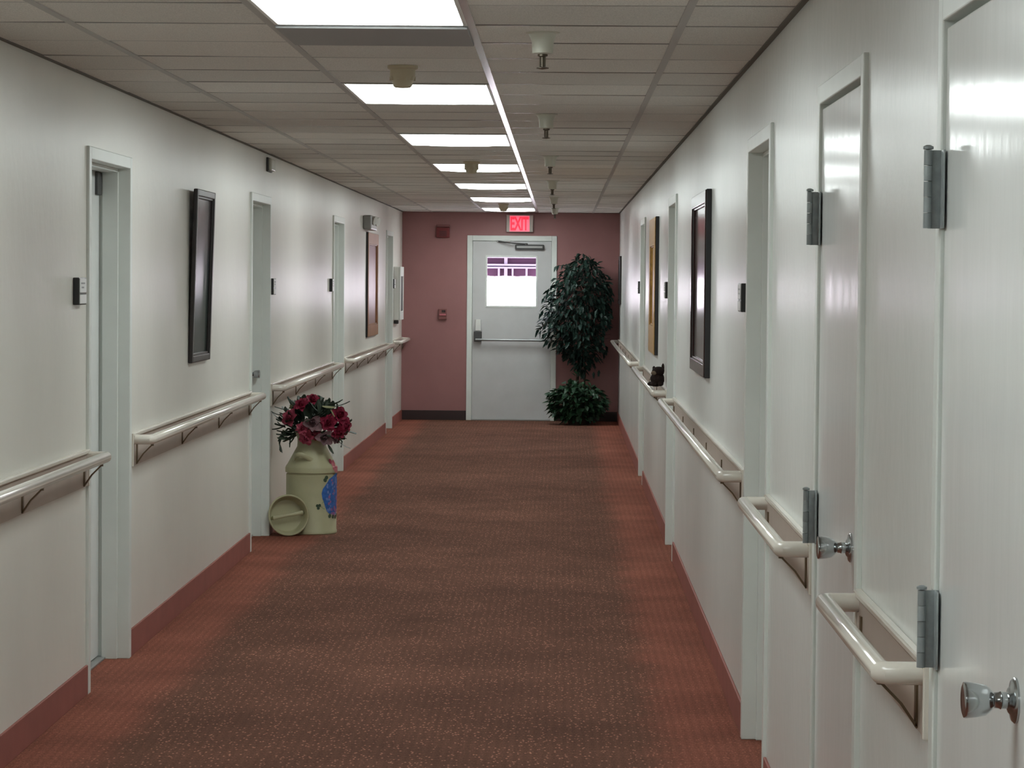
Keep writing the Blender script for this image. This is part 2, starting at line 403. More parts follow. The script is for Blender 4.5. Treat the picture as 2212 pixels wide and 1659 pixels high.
# ------------------------------------------------------------------ doors in the side walls
def frame_part(root, X, sg, a, c, flush=False):
    b = MB(); P = 0.012; W = 0.05; d1 = 0.185
    def bx(y0, y1, z0, z1, da, db, bev=0.003): b.box(X + sg * da, X + sg * db, y0, y1, z0, z1, None, bev)
    bx(a, a + W, 0, FT, -P, d1); bx(c - W, c, 0, FT, -P, d1); bx(a + W, c - W, FT - W, FT, -P, d1)
    if flush:                                       # stop behind the flush leaf
        s0, s1 = .052, .11
    else:
        s0, s1 = .040, .108
    t = 0.016
    bx(a + W, a + W + t, 0, FT - W, s0, s1, .002); bx(c - W - t, c - W, 0, FT - W, s0, s1, .002); bx(a + W + t, c - W - t, FT - W - t, FT - W, s0, s1, .002)
    return b.build('door_frame', m_frame, root)
def knob(root, at, axis):
    q = Vector(axis).to_track_quat('Z', 'Y').to_matrix().to_4x4(); q.translation = Vector(at)
    b = MB()
    b.lathe([(.034, 0), (.034, .003), (.030, .007), (.021, .009), (.018, .012), (.0125, .014), (.0125, .021), (.0135, .023), (.012, .026), (.0115, .033), (.018, .039),
             (.0225, .045), (.0255, .060), (.0268, .074), (.0262, .077), (.022, .0785), (.006, .0775), (0, .0775)], q, 28)
    return b.build('door_knob', m_chrome, root)
def recessed_door(n, X, sg, a, c, label, cl=None, kn=False):
    root = thing('door_%d' % n, (X, (a + c) / 2, 0), label, 'door', kind='structure')
    frame_part(root, X, sg, a, c)
    b = MB(); b.box(X + sg * .122, X + sg * .166, a + .053, c - .056, .014, FT - .053, None, .002)
    leaf = b.build('door_leaf', m_leaf, root)
    b = MB(); b.box(X + sg * .09, X + sg * .185, a + .05, c - .05, 0, .009, None, .002); b.build('threshold', m_grey, root)
    if cl:
        b = MB(); b.box(X + sg * .109, X + sg * .124, c - .165, c - .070, FT - .165, FT - .068, None, .004)
        b.build('closer_bracket', m_darkgrey, root)['label'] = 'dark grey closer bracket in the top corner'
    if kn: knob(root, (X + sg * .122, c - .125, 1.04), (-sg, 0, 0))
    return root
recessed_door(1, XL, -1, *LD[0], 'recessed white door nearest the viewer in the left wall', cl=True)
recessed_door(2, XL, -1, *LD[1], 'recessed white door just in front of the milk can', kn=True)
recessed_door(3, XL, -1, *LD[2], 'recessed door in the left wall just beyond the milk can')
recessed_door(4, XL, -1, *LD[3], 'farthest door in the left wall, before the rose end wall')
recessed_door(5, XR, 1, *RD[2], 'grey recessed doorway, third along the right wall, beside a room sign')
recessed_door(6, XR, 1, *RD[3], 'recessed door beyond the dark framed mirror-like picture on the right')
recessed_door(7, XR, 1, *RD[4], 'farthest door in the right wall, beyond the gold frame')

def hinge(root, X, y, z):
    b = MB()
    b.box(X - .026, X + .004, y - .0025, y + .0025, z - .069, z + .069, m_hinge, .001)          # folded leaves, square to the wall
    b.box(X - .004, X - .0005, y - .034, y + .030, z - .069, z + .069, m_hinge, .001)
    for i in range(5):
        z0 = z - .069 + i * .0277
        b.lathe([(.0075, z0 + .0006), (.0075, z0 + .0270)], Matrix.Translation((X - .0265, y - .004, 0)), 12, m_hinge_dark if i % 2 == 0 else m_hinge)
    b.lathe([(.003, z + .069), (.0095, z + .071), (.0095, z + .075), (.004, z + .078)], Matrix.Translation((X - .0265, y - .004, 0)), 12, m_hinge_dark)
    return b.build('hinge', None, root)
def flush_door(n, a, c, label):
    root = thing('door_%d' % n, (XR, (a + c) / 2, 0), label, 'door', kind='structure')
    frame_part(root, XR, 1, a, c, True)
    b = MB(); b.box(XR - .004, XR + .041, a + .054, c - .055, .012, FT - .062, None, .003)
    b.build('door_leaf', m_leaf, root)
    for z in (1.822, 1.04 + .004, .21): hinge(root, XR - .008, c - .052, z)
    knob(root, (XR - .004, a + .054 + .127, 1.045), (-1, 0, 0))
flush_door(8, *RD[0], 'nearest glossy white door at the right edge with steel hinges and knob')
flush_door(9, *RD[1], 'glossy white door with steel hinges, second along the right wall')

# ------------------------------------------------------------------ exit door
root = thing('door_10', ((ED[0] + ED[1]) / 2, YE, 0), 'grey exit door with a bright window in the rose end wall', 'door', kind='structure')
b = MB()
b.box(ED[0], ED[0] + .062, YE - .016, YE + .12, 0, FT, None, .004); b.box(ED[1] - .062, ED[1], YE - .016, YE + .12, 0, FT, None, .004)
b.box(ED[0] + .062, ED[1] - .062, YE - .016, YE + .12, FT - .062, FT, None, .004)
b.box(ED[0] + .062, ED[1] - .062, YE + .048, YE + .08, FT - .08, FT - .062); b.box(ED[0] + .062, ED[0] + .078, YE + .048, YE + .08, 0, FT - .062); b.box(ED[1] - .078, ED[1] - .062, YE + .048, YE + .08, 0, FT - .062)
b.build('door_frame', m_frame, root)
lx0, lx1, lz0, lz1 = ED[0] + .066, ED[1] - .066, .0163, FT - .067
wx0, wx1, wz0, wz1 = -.880, -.289, 1.338, 1.925
b = MB(); y0, y1 = YE + .002, YE + .046
b.box(lx0, wx0, y0, y1, lz0, lz1); b.box(wx1, lx1, y0, y1, lz0, lz1); b.box(wx0, wx1, y0, y1, lz0, wz0); b.box(wx0, wx1, y0, y1, wz1, lz1)
leaf = b.build('door_leaf', m_leaf_e, root)
b = MB()
for x0, x1, z0, z1 in ((wx0 - .012, wx0 + .010, wz0 - .012, wz1 + .012), (wx1 - .010, wx1 + .012, wz0 - .012, wz1 + .012), (wx0 + .010, wx1 - .010, wz0 - .012, wz0 + .010), (wx0 + .010, wx1 - .010, wz1 - .010, wz1 + .012)):
    b.box(x0, x1, y0 - .006, y0 + .02, z0, z1, None, .002)
wf = b.build('window_frame', m_frame, root)
b = MB(); b.box(wx0 + .003, wx1 - .003, YE + .022, YE + .028, wz0 + .003, wz1 - .003); b.build('window_pane', m_glass, wf)
b = MB(); b.box(ED[0] + .062, ED[1] - .062, YE - .02, YE + .11, 0, .016, None, .003); b.build('threshold', m_grey, root)
b = MB()                                                      # push bar: latch case, rail and end bracket
b.box(-1.018, -.928, YE - .050, YE + .004, .925, 1.045, m_darkgrey, .006)
b.build('bar_bracket', None, root)['label'] = 'dark bracket of the push bar at the latch side'
b = MB(); b.box(-1.004, -.94, YE - .042, YE + .004, 1.05, 1.185, m_white, .006); b.build('latch_case', None, root)['label'] = 'pale latch case above the push bar'
b = MB(); b.box(-.150, -.105, YE - .050, YE + .004, .915, .985, m_steel, .006); b.build('bar_bracket', None, root)
b = MB(); b.sweep([(-1.0, YE - .075, .948), (-.115, YE - .075, .944)], .014, n=14, m=m_steel)
b.box(-.985, -.955, YE - .08, YE - .045, .935, .962, m_steel); b.box(-.14, -.115, YE - .08, YE - .045, .932, .958, m_steel)
b.build('push_bar', None, root)
b = MB(); b.box(-.545, -.205, YE - .048, YE + .003, 2.003, 2.066, m_darkgrey, .012); b.box(-.525, -.225, YE - .052, YE - .046, 2.024, 2.047, m_grey, .003)
cl = b.build('door_closer', None, root)
b = MB(); b.sweep([(-.42, YE - .04, 2.07), (-.60, YE - .10, 2.082), (-.74, YE - .03, 2.10)], .008, n=8, m=m_darkgrey); b.box(-.76, -.60, YE - .024, YE - .014, 2.088, 2.113, m_grey, .003)
b.lathe([(.022, 2.058), (.022, 2.078), (.010, 2.082)], Matrix.Translation((-.42, YE - .028, 0)), 16, m_darkgrey)
b.build('closer_arm', None, cl)

# ------------------------------------------------------------------ ceiling fixtures
proto = thing('ceiling_light', (-.595, Y0 - .6096, CH), 'lit fluorescent ceiling panel nearest the viewer, cut off by the top edge of the view', 'ceiling light', 'lit panels in a row along the ceiling')
yc = Y0 - .6096
b = MB()
for x0, x1, q0, q1 in ((-.893, -.880, yc - .600, yc + .600), (-.310, -.297, yc - .600, yc + .600), (-.880, -.310, yc - .600, yc - .588), (-.880, -.310, yc + .588, yc + .600)):
    b.box(x0, x1, q0, q1, CH - .004, CH + .02, None, .002)
b.build('light_frame', m_white, proto)
b = MB(); vs = []; fs = []; nx_, ny_ = 10, 16                  # shallow pillow-shaped lens
for i in range(nx_ + 1):
    for j in range(ny_ + 1):
        u, w = i / nx_ * 2 - 1, j / ny_ * 2 - 1
        vs.append((-.595 + .286 * u, yc + .589 * w, CH + .001 - .018 * ((1 - u ** 4) * (1 - w ** 6))))
for i in range(nx_):
    for j in range(ny_): k = i * (ny_ + 1) + j; fs.append((k, k + 1, k + ny_ + 2, k + ny_ + 1))
b.add(vs, fs, None, True); b.box(-.880, -.310, yc - .588, yc + .588, CH + .004, CH + .012); b.build('light_lens', m_lens, proto)
names = ['lit ceiling panel crossed by the beige smoke detector, second from the viewer', 'wide unobstructed lit ceiling panel, third from the viewer',
         'lit ceiling panel split in two by a dark smoke detector, fourth in the row', 'lit ceiling panel just beyond the one split by a detector, fifth in the row',
         'sixth lit ceiling panel, last but one before the end wall', 'farthest lit ceiling panel above the exit sign, partly hidden by a smoke detector']
for i, nm in enumerate(names, 1): dup(proto, (-.595, yc + i * 3.6576, CH), nm)
for i, nm in ((-1, 'lit ceiling panel overhead just behind the top edge of the view'), (-2, 'lit ceiling panel above and behind the viewer')): dup(proto, (-.595, yc + i * 3.6576, CH), nm)

b = MB(); b.box(-.893, -.297, Y0 + .006, Y0 + .604, CH - .012, CH + .004, None, .003)
tag(b.build('ceiling_panel', m_panel), 'smooth dark grey ceiling panel adjoining the far end of the nearest light', 'ceiling panel')

pd = thing('smoke_detector', (-.592, 9.73, CH), 'beige smoke detector on the ceiling between the two nearest lights', 'smoke detector', 'smoke detectors on the ceiling')
T = Matrix.Translation((-.592, 9.73, 0))
b = MB(); b.lathe([(.056, CH), (.056, CH - .010), (.050, CH - .014)], T, 28); b.build('detector_base', m_beige, pd)
b = MB(); b.lathe([(.047, CH - .012), (.047, CH - .040), (.042, CH - .052), (.040, CH - .056), (.034, CH - .075), (.028, CH - .080), (0, CH - .080)], T, 28)
for k in range(10):
    a = 2 * PI * k / 10; x, y = -.592 + .044 * math.cos(a), 9.73 + .044 * math.sin(a); b.box(x - .004, x + .004, y - .004, y + .004, CH - .055, CH - .040)
b.build('detector_head', m_beige, pd)
dup(pd, (-.607, 17.60, CH), 'smoke detector dark against the fourth ceiling light, splitting it in two')
dup(pd, (-.607, 27.33, CH), 'farthest smoke detector, in front of the last ceiling light')

sp = thing('fire_sprinkler', (-.066, 8.38, CH), 'nearest ceiling sprinkler with a large pale cup, right of the lights', 'sprinkler', 'sprinklers in a row right of the lights')
T = Matrix.Translation((-.066, 8.38, 0))
b = MB(); b.lathe([(.054, CH), (.054, CH - .004), (.046, CH - .006), (.039, CH - .018), (.035, CH - .030), (.033, CH - .066), (.026, CH - .069), (.0, CH - .069)], T, 28); b.build('escutcheon_cup', m_cup, sp)
b = MB(); b.lathe([(.016, CH - .068), (.016, CH - .075), (.007, CH - .078), (.006, CH - .110)], T, 14)
b.box(-.066 - .010, -.066 - .006, 8.376, 8.384, CH - .108, CH - .072); b.box(-.066 + .006, -.066 + .010, 8.376, 8.384, CH - .108, CH - .072)
b.lathe([(.004, CH - .108), (.020, CH - .112), (.020, CH - .1135), (.003, CH - .117)], T, 14); b.build('sprinkler_head', m_brass, sp)
for y, nm in ((12.50, 'second ceiling sprinkler from the viewer, right of the second ceiling light'), (16.72, 'third ceiling sprinkler from the viewer, right of the lit panels'), (20.84, 'fourth ceiling sprinkler from the viewer, right of the lit panels'),
              (24.90, 'last but one ceiling sprinkler before the end wall'), (28.80, 'farthest ceiling sprinkler, up and right of the exit sign')):
    dup(sp, (-.078, y, CH), nm)

# ------------------------------------------------------------------ handrails
def bracket_mesh(X, sg, y):
    b = MB(); prof = [(-.011, -.0025), (.011, -.0025), (.011, .0025), (-.011, .0025)]
    X0 = X + sg * .013
    b.sweep([(X0, y, .835), (X0 + sg * .004, y, .842), (X0 + sg * .030, y, .880), (X0 + sg * .072, y, .9225)], 1, upv=(0, 1, 0), prof=[(q, p) for p, q in prof], smooth=False)
    b.sweep([(X0 + sg * .001, y, .838), (X0 + sg * .001, y, .925)], 1, upv=(0, 1, 0), prof=[(q, p) for p, q in prof], smooth=False)
    b.lathe([(.007, .914), (.007, .928)], Matrix.Translation((X0 + sg * .068, y, 0)), 8)
    return b
def handrail(X, sg, ya, yb, ret_a, ret_b, label, first=None):
    """X wall plane, sg towards the corridor"""
    root = thing('handrail', (X, (ya + yb) / 2, .90), label, 'handrail', 'handrails along both walls')
    b = MB()
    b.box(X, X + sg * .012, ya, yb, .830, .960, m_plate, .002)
    b.box(X, X + sg * .020, ya, yb, .958, .974, m_rail, .004)
    for y in (ya, yb): b.box(X, X + sg * .016, y - .006, y + .006, .828, .974, m_rail, .003)
    b.build('back_plate', None, root)
    xo = X + sg * .088; xi = X + sg * .008; z = .946
    pts = []
    a0, b0 = ya + .025, yb - .025
    if ret_a: pts += [(xi, a0, z), (xo - sg * .012, a0, z), (xo, a0 + .012, z)]
    else: pts += [(xo, a0, z)]
    if ret_b: pts += [(xo, b0 - .012, z), (xo - sg * .012, b0, z), (xi, b0, z)]
    else: pts += [(xo, b0, z)]
    b = MB(); b.sweep(pts, .0195, .0215, n=16); b.build('rail_bar', m_rail, root)
    n = max(2, round((yb - ya) / 1.05)); e = .10
    for i in range(n):
        y = ya + e + (yb - ya - 2 * e) * i / (n - 1) if n > 1 else (ya + yb) / 2
        bracket_mesh(X, sg, y).build('bracket', m_bracket, root)
    return root
handrail(XL, 1, 5.4, 10.325, True, True, 'cream handrail at the left edge, ending at the nearest left door')
handrail(XL, 1, 11.40, 15.755, True, True, 'cream handrail under the dark leaning picture on the left wall')
handrail(XL, 1, 16.86, 21.46, True, True, 'cream handrail above the milk can of flowers')
handrail(XL, 1, 22.57, 27.99, True, True, 'cream handrail under the oak framed picture on the left wall')
handrail(XL, 1, 29.09, 30.82, True, True, 'short cream handrail under the white cabinet at the far left')
handrail(XR, -1, 4.76, 5.865, True, True, 'nearest short cream handrail between the two hinged doors')
handrail(XR, -1, 6.965, 8.465, True, True, 'short cream handrail between the second hinged door and the grey recess')
handrail(XR, -1, 9.56, 15.465, True, True, 'long cream handrail under the dark glazed picture on the right wall')
handrail(XR, -1, 16.56, 21.24, True, True, 'cream handrail carrying the dark plush figure')
handrail(XR, -1, 22.37, 30.50, True, True, 'farthest cream handrail on the right wall beside the tall plant')

# ------------------------------------------------------------------ door signs
def door_sign(X, sg, y0, w, label):
    root = thing('door_sign', (X, y0 + w / 2, 1.60), label, 'door sign', 'room signs beside the doors')
    b = MB(); b.box(X, X + sg * .024, y0, y0 + w, 1.545, 1.650, None, .003); b.build('sign_holder', m_black, root)
    b = MB(); b.box(X + sg * .0235, X + sg * .0265, y0 + .008, y0 + w - .006, 1.592, 1.646, m_label, .001)
    for z, l0, l1 in ((1.628, .03, .11), (1.612, .04, .09)): b.box(X + sg * .026, X + sg * .0268, y0 + l0, y0 + l1, z - .003, z + .003, m_print)
    b.build('name_insert', None, root)['label'] = 'white upper insert with faint grey print'
    b = MB(); b.box(X + sg * .0235, X + sg * .0265, y0 + .008, y0 + w - .006, 1.550, 1.584, m_label, .001)
    b.build('number_insert', None, root)['label'] = 'white lower insert'
for a in ((XL, 1, 10.05, .15, 'black and white room sign before the nearest left door'), (XL, 1, 16.86, .15, 'black and white room sign just past the second left door, above the milk can'),
          (XL, 1, 21.20, .15, 'black and white room sign before the third left door'), (XL, 1, 29.09, .15, 'dark room sign in front of the white cabinet at far left'),
          (XR, -1, 9.60, .15, 'room sign beside the grey door recess on the right wall'), (XR, -1, 16.60, .15, 'room sign between the gold frame and the door before it'),
          (XR, -1, 22.42, .15, 'farthest room sign on the right wall, beyond the gold frame')):
    door_sign(*a)

# ------------------------------------------------------------------ pictures
def picture(name, label, cat, X, sg, y0, y1, z0, z1, depth, fw, mf, mp, tilt=0.0, mat_w=0.0, group='framed pictures on the walls', side=None):
    """tilt: how much further the top leans from the wall than the bottom"""
    root = thing(name, (X, (y0 + y1) / 2, z0), label, cat, group)
    def sh(b):
        for v in b.v: v.x += sg * tilt * (v.z - z0) / (z1 - z0)
        return b
    b = MB()
    for a, c, p, q in ((y0, y0 + fw, z0, z1), (y1 - fw, y1, z0, z1), (y0 + fw, y1 - fw, z0, z0 + fw), (y0 + fw, y1 - fw, z1 - fw, z1)):
        if side:
            b.box(X, X + sg * (depth - .005), a, c, p, q, side, .003); e_ = .004
            b.box(X + sg * (depth - .006), X + sg * depth, a + (e_ if a == y0 else 0), c - (e_ if c == y1 else 0), p + (e_ if p == z0 else 0), q - (e_ if q == z1 else 0), mf, .002)
        else: b.box(X, X + sg * depth, a, c, p, q, mf, .005)
    i = fw * .62
    for a, c, p, q in ((y0 + i, y0 + fw + .010, z0 + i, z1 - i), (y1 - fw - .010, y1 - i, z0 + i, z1 - i), (y0 + i, y1 - i, z0 + i, z0 + fw + .010), (y0 + i, y1 - i, z1 - fw - .010, z1 - i)):
        b.box(X, X + sg * (depth - .008), a, c, p, q, mf, .003)
    sh(b).build('picture_frame', None, root)
    e = fw
    if mat_w:
        b = MB()
        for a, c, p, q in ((y0 + e, y0 + e + mat_w, z0 + e, z1 - e), (y1 - e - mat_w, y1 - e, z0 + e, z1 - e), (y0 + e + mat_w, y1 - e - mat_w, z0 + e, z0 + e + mat_w), (y0 + e + mat_w, y1 - e - mat_w, z1 - e - mat_w, z1 - e)):
            b.box(X + sg * .004, X + sg * (depth - .014), a, c, p, q)
        sh(b).build('mat_border', m_matb, root); e += mat_w
    b = MB(); b.box(X + sg * .002, X + sg * (depth - .018), y0 + e - .004, y1 - e + .004, z0 + e - .004, z1 - e + .004)
    sh(b).build('picture_image', mp, root)
    return root
pm1 = painting_mat('dark_landscape', [(0, (.035, .04, .035)), (.3, (.022, .040, .034)), (.55, (.035, .045, .055)), (.72, (.075, .055, .06)), (1, (.055, .05, .055))], 5, .2, 'Z', .05, .85)
picture('wall_picture', 'dark framed picture leaning out from the left wall', 'picture', XL, 1, 13.165, 13.845, 1.222, 2.098, .022, .035, m_fr_dark, pm1, tilt=.026)
pm2 = painting_mat('dim_print', [(0, (.13, .12, .11)), (.35, (.06, .055, .05)), (.6, (.10, .055, .05)), (.8, (.12, .06, .055)), (1, (.05, .03, .03))], 6, .17, 'Z', .05, .85, .5)
picture('wall_picture', 'dark mahogany framed picture under glass on the right wall', 'picture', XR, -1, 11.955, 13.24, 1.215, 2.075, .030, .060, m_fr_brown, pm2, side=m_black)
pm3 = painting_mat('golden_print', [(0, (.28, .15, .04)), (.5, (.36, .20, .06)), (1, (.40, .25, .08))], 6, .3, 'Z', .05, .85)
picture('wall_picture', 'tall gold framed picture towards the far end of the right wall', 'picture', XR, -1, 18.37, 19.56, 1.135, 2.105, .030, .20, m_fr_gold, pm3, side=m_black)
pm4 = painting_mat('russet_print', [(0, (.14, .055, .04)), (.5, (.17, .075, .055)), (.8, (.20, .10, .08)), (1, (.15, .05, .06))], 7, .3, 'Z', .05, .85, .5)
picture('wall_picture', 'oak framed russet picture under the emergency light on the left wall', 'picture', XL, 1, 25.16, 26.56, 1.09, 2.098, .024, .11, m_fr_oak, pm4, side=m_black)
pm5 = painting_mat('black_print', [(0, (.02, .02, .02)), (1, (.04, .03, .03))], 5, .4)
picture('wall_picture', 'black framed picture at the far right behind the tall plant', 'picture', XR, -1, 29.72, 30.35, 1.385, 1.93, .024, .04, m_fr_dark, pm5)

# ------------------------------------------------------------------ small wall devices
root = thing('emergency_light', (XL, 25.14, 2.10), 'grey emergency light box above the oak framed picture', 'emergency light')
b = MB(); b.box(XL, XL + .078, 24.76, 25.50, 2.115, 2.250, None, .012); b.build('light_housing', m_grey, root)
for y in (24.90, 25.30):
    b = MB(); q = Vector((.9, -.35, -.25)).to_track_quat('Z', 'Y').to_matrix().to_4x4(); q.translation = Vector((XL + .078, y, 2.205))
    b.lathe([(.02, -.01), (.038, .006), (.045, .030), (.042, .034), (0, .036)], q, 18, m_white); b.build('lamp_head', None, root)
root = thing('signal_light', (XL, 16.76, 2.36), 'small pale signal box on the left wall just under the ceiling above the second door', 'signal light')
b = MB(); b.box(XL, XL + .014, 16.62, 16.86, 2.325, 2.415, None, .004); b.build('back_box', m_darkgrey, root)
b = MB(); b.box(XL + .012, XL + .036, 16.635, 16.845, 2.332, 2.408, None, .008); b.build('signal_lens', m_cup, root)
root = thing('extinguisher_cabinet', (XL, 29.58, 1.49), 'white wall cabinet with a dark window at the far left beside the end wall', 'cabinet')
b = MB(); b.box(XL, XL + .066, 29.30, 29.89, 1.192, 1.788, None, .008); b.build('cabinet_body', m_white, root)
b = MB(); x = XL + .066
for a, c, p, q in ((29.30, 29.37, 1.192, 1.788), (29.82, 29.89, 1.192, 1.788), (29.37, 29.82, 1.192, 1.29), (29.37, 29.82, 1.68, 1.788)): b.box(x, x + .014, a, c, p, q, None, .004)
dr = b.build('cabinet_door', m_white, root)
b = MB(); b.box(x + .002, x + .007, 29.365, 29.825, 1.285, 1.685); b.build('cabinet_window', m_darkgrey, dr)['label'] = 'dark window of the cabinet door'
root_k = thing('wall_hook', (XL, 29.46, 1.17), 'small dark fitting on the wall right under the white cabinet', 'wall fitting')
b = MB(); b.box(XL, XL + .05, 29.43, 29.49, 1.148, 1.190, None, .008); b.build('hook_body', m_darkgrey, root_k)
root = thing('fire_alarm', (-1.39, YE, 2.21), 'dark red fire alarm high on the rose wall left of the exit door', 'fire alarm')
b = MB(); b.box(-1.468, -1.312, YE - .045, YE, 2.138, 2.258, None, .006); b.box(-1.44, -1.34, YE - .05, YE - .044, 2.15, 2.225, m_red, .002); b.build('alarm_body', m_red, root)
b = MB(); b.box(-1.468, -1.312, YE - .05, YE, 2.262, 2.288, None, .006); b.build('strobe_strip', m_pull, root)
b = MB()
for i in range(5): b.box(-1.432, -1.348, YE - .052, YE - .0495, 2.158 + i * .013, 2.163 + i * .013)
b.build('sounder_grille', m_black, root)
root = thing('pull_station', (-1.385, YE, 1.24), 'small dull red wall station halfway up the rose wall', 'pull station')
b = MB(); b.box(-1.435, -1.340, YE - .035, YE, 1.18, 1.305, None, .006); b.build('station_body', m_pull, root)
b = MB(); b.box(-1.425, -1.350, YE - .046, YE - .032, 1.225, 1.245, m_pink_p, .003); b.box(-1.40, -1.355, YE - .038, YE - .034, 1.262, 1.29, m_base_k, .002); b.build('pull_handle', None, root)

# exit sign
root = thing('exit_sign', (-.492, YE, 2.31), 'glowing red EXIT sign above the exit door', 'exit sign')
b = MB(); b.box(-.650, -.336, YE - .070, YE, 2.210, 2.410, None, .006); b.build('sign_case', m_exit_case, root)
b = MB(); b.box(-.610, -.378, YE - .074, YE - .068, 2.216, 2.400, None, .002); b.build('sign_panel', m_exit_panel, root)
cu = bpy.data.curves.new('letters', 'FONT'); cu.body = 'EXIT'; cu.size = .215; cu.extrude = .0018; cu.offset = .0058; cu.align_x = 'CENTER'; cu.align_y = 'CENTER'; cu.space_character = 0.95
to = bpy.data.objects.new('letters_tmp', cu); COL.objects.link(to)
bpy.context.view_layer.update()
me = bpy.data.meshes.new_from_object(to.evaluated_get(bpy.context.evaluated_depsgraph_get())); bpy.data.objects.remove(to)
xs = [v.co.x for v in me.vertices]; ys = [v.co.y for v in me.vertices]
sx, sy = .212 / (max(xs) - min(xs)), .158 / (max(ys) - min(ys)); mx_, my_ = (max(xs) + min(xs)) / 2, (max(ys) + min(ys)) / 2
for v in me.vertices:
    x, y, z = v.co; v.co = ((x - mx_) * sx + (-.494 + .492), -.0765 - z, (y - my_) * sy + (2.308 - 2.31))
me.materials.clear(); me.materials.append(m_exit_red)
lo = bpy.data.objects.new('exit_letters', me); COL.objects.link(lo); lo.parent = root

# ------------------------------------------------------------------ milk can with lid and flowers
CX, CY = -1.613, 17.05
root = thing('milk_can', (CX, CY, 0), 'cream painted milk can holding flowers, standing by the left wall', 'milk can')
T = Matrix.Translation((CX, CY, 0)); CR = .167
b = MB()
b.lathe([(CR - .004, 0), (CR, .004), (CR, .018), (CR - .003, .022), (CR - .003, .384), (CR - .010, .388), (CR - .010, .393), (CR + .003, .397), (CR + .003, .425), (CR - .001, .435), (CR - .010, .448), (.101, .550), (.094, .562), (.092, .585),
         (.092, .610), (.098, .632), (.112, .650), (.116, .654), (.112, .656), (.095, .640), (.086, .610), (.086, .560), (.12, .50), (.15, .43), (.15, .03), (0, .03)], T, 48)
b.build('can_body', m_can, root)
def can_handle(az):
    b = MB(); e = Vector((math.cos(az), math.sin(az), 0)); tt = Vector((-e.y, e.x, 0)); c = Vector((CX, CY, 0))
    pts = []
    for i in range(9):
        u = i / 8; s_ = (u - .5) * .135
        out = math.sin(PI * u)
        rr = .112 + .062 * out
        zz = .478 + .042 * out
        pts.append(c + e * rr + tt * s_ + Vector((0, 0, zz)))
    b.sweep(pts, .008, .015, n=10); b.build('can_handle', m_can, root)
AV = math.atan2(-CY, -CX)                         # azimuth of the side facing the corridor viewer
can_handle(AV - .50); can_handle(AV - .50 + PI)
def on_can(u, z, off=.0012):                      # u = azimuth from the front (positive to the right), z = height
    r = CR - .003 + off
    if z > .385: r = CR + .003 + off
    if z > .435: r = CR - .006 - (z - .44) * .41 + off
    a = AV + u
    return Vector((CX + r * math.cos(a), CY + r * math.sin(a), z))
def decal(b, u, z, ru, rz, m, rotd=0, off=.0012, n=14, lob=0, ph=0):
    vs = [on_can(u, z, off)]; rings = 4
    for k in range(1, rings + 1):
        for i in range(n):
            a = 2 * PI * i / n; q = (1 + lob * math.sin(5 * a + ph)) * k / rings
            du, dz = ru * q * math.cos(a), rz * q * math.sin(a) / CR
            c, s_ = math.cos(rotd), math.sin(rotd)
            vs.append(on_can(u + du * c - dz * s_, z + (du * s_ + dz * c) * CR, off))
    fs = [(0, 1 + i, 1 + (i + 1) % n) for i in range(n)]
    for k in range(rings - 1):
        for i in range(n): fs.append((1 + k * n + i, 1 + (k + 1) * n + i, 1 + (k + 1) * n + (i + 1) % n, 1 + k * n + (i + 1) % n))
    b.add(vs, fs, m, True)
b = MB(); dr_ = random.Random(3)
decal(b, 1.00, .245, .56, .118, m_blue, .12, .0010, 24, .06)
decal(b, 1.18, .320, .36, .070, m_blue, .0, .0013, 20, .10, 1)
for i in range(46):
    u = dr_.uniform(.60, 1.5); z = dr_.uniform(.125, .37)
    if ((u - 1.03) / .52) ** 2 + ((z - .245) / .125) ** 2 > 1: continue
    decal(b, u, z, dr_.uniform(.035, .075), dr_.uniform(.006, .013), dr_.choice([m_blue2, m_blue, m_blue2, m_mauve_p]), dr_.uniform(0, 3), .0017, 10, .2, dr_.uniform(0, 6))
for u, z in ((1.22, .150), (1.05, .125), (1.36, .19), (1.30, .23), (1.12, .165)): decal(b, u, z, .085, .017, m_mauve_p, .3, .0021, 10, .25)
for u, z, r_ in ((1.00, .112, .5), (1.20, .108, -.3), (.62, .368, .4), (.56, .352, -.6), (1.42, .385, .3), (.80, .118, .8), (1.35, .118, 0)): decal(b, u, z, .085, .013, m_green_p, r_, .0024, 10)
for u, z, r_ in ((.235, .188, -.7), (.33, .190, .75), (.275, .172, 1.4)): decal(b, u, z, .058, .010, m_green_p, r_, .0016, 10)
for u, z, r_ in ((.40, .180, -.25), (.50, .168, -.3), (.47, .21, .9)): decal(b, u, z, .075, .0022, m_lgreen_p, r_, .0013, 8)
for u, z in ((.95, .470), (1.05, .455), (1.15, .440), (1.02, .430), (1.20, .462), (1.28, .425), (1.12, .415), (1.30, .405)): decal(b, u, z, .10, .017, dr_.choice([m_pink_p, m_pink_p, m_rose2]), .5, .0016, 10, .2)
b.build('painted_flowers', None, root)['label'] = 'blue and rose flowers painted on the side of the can'

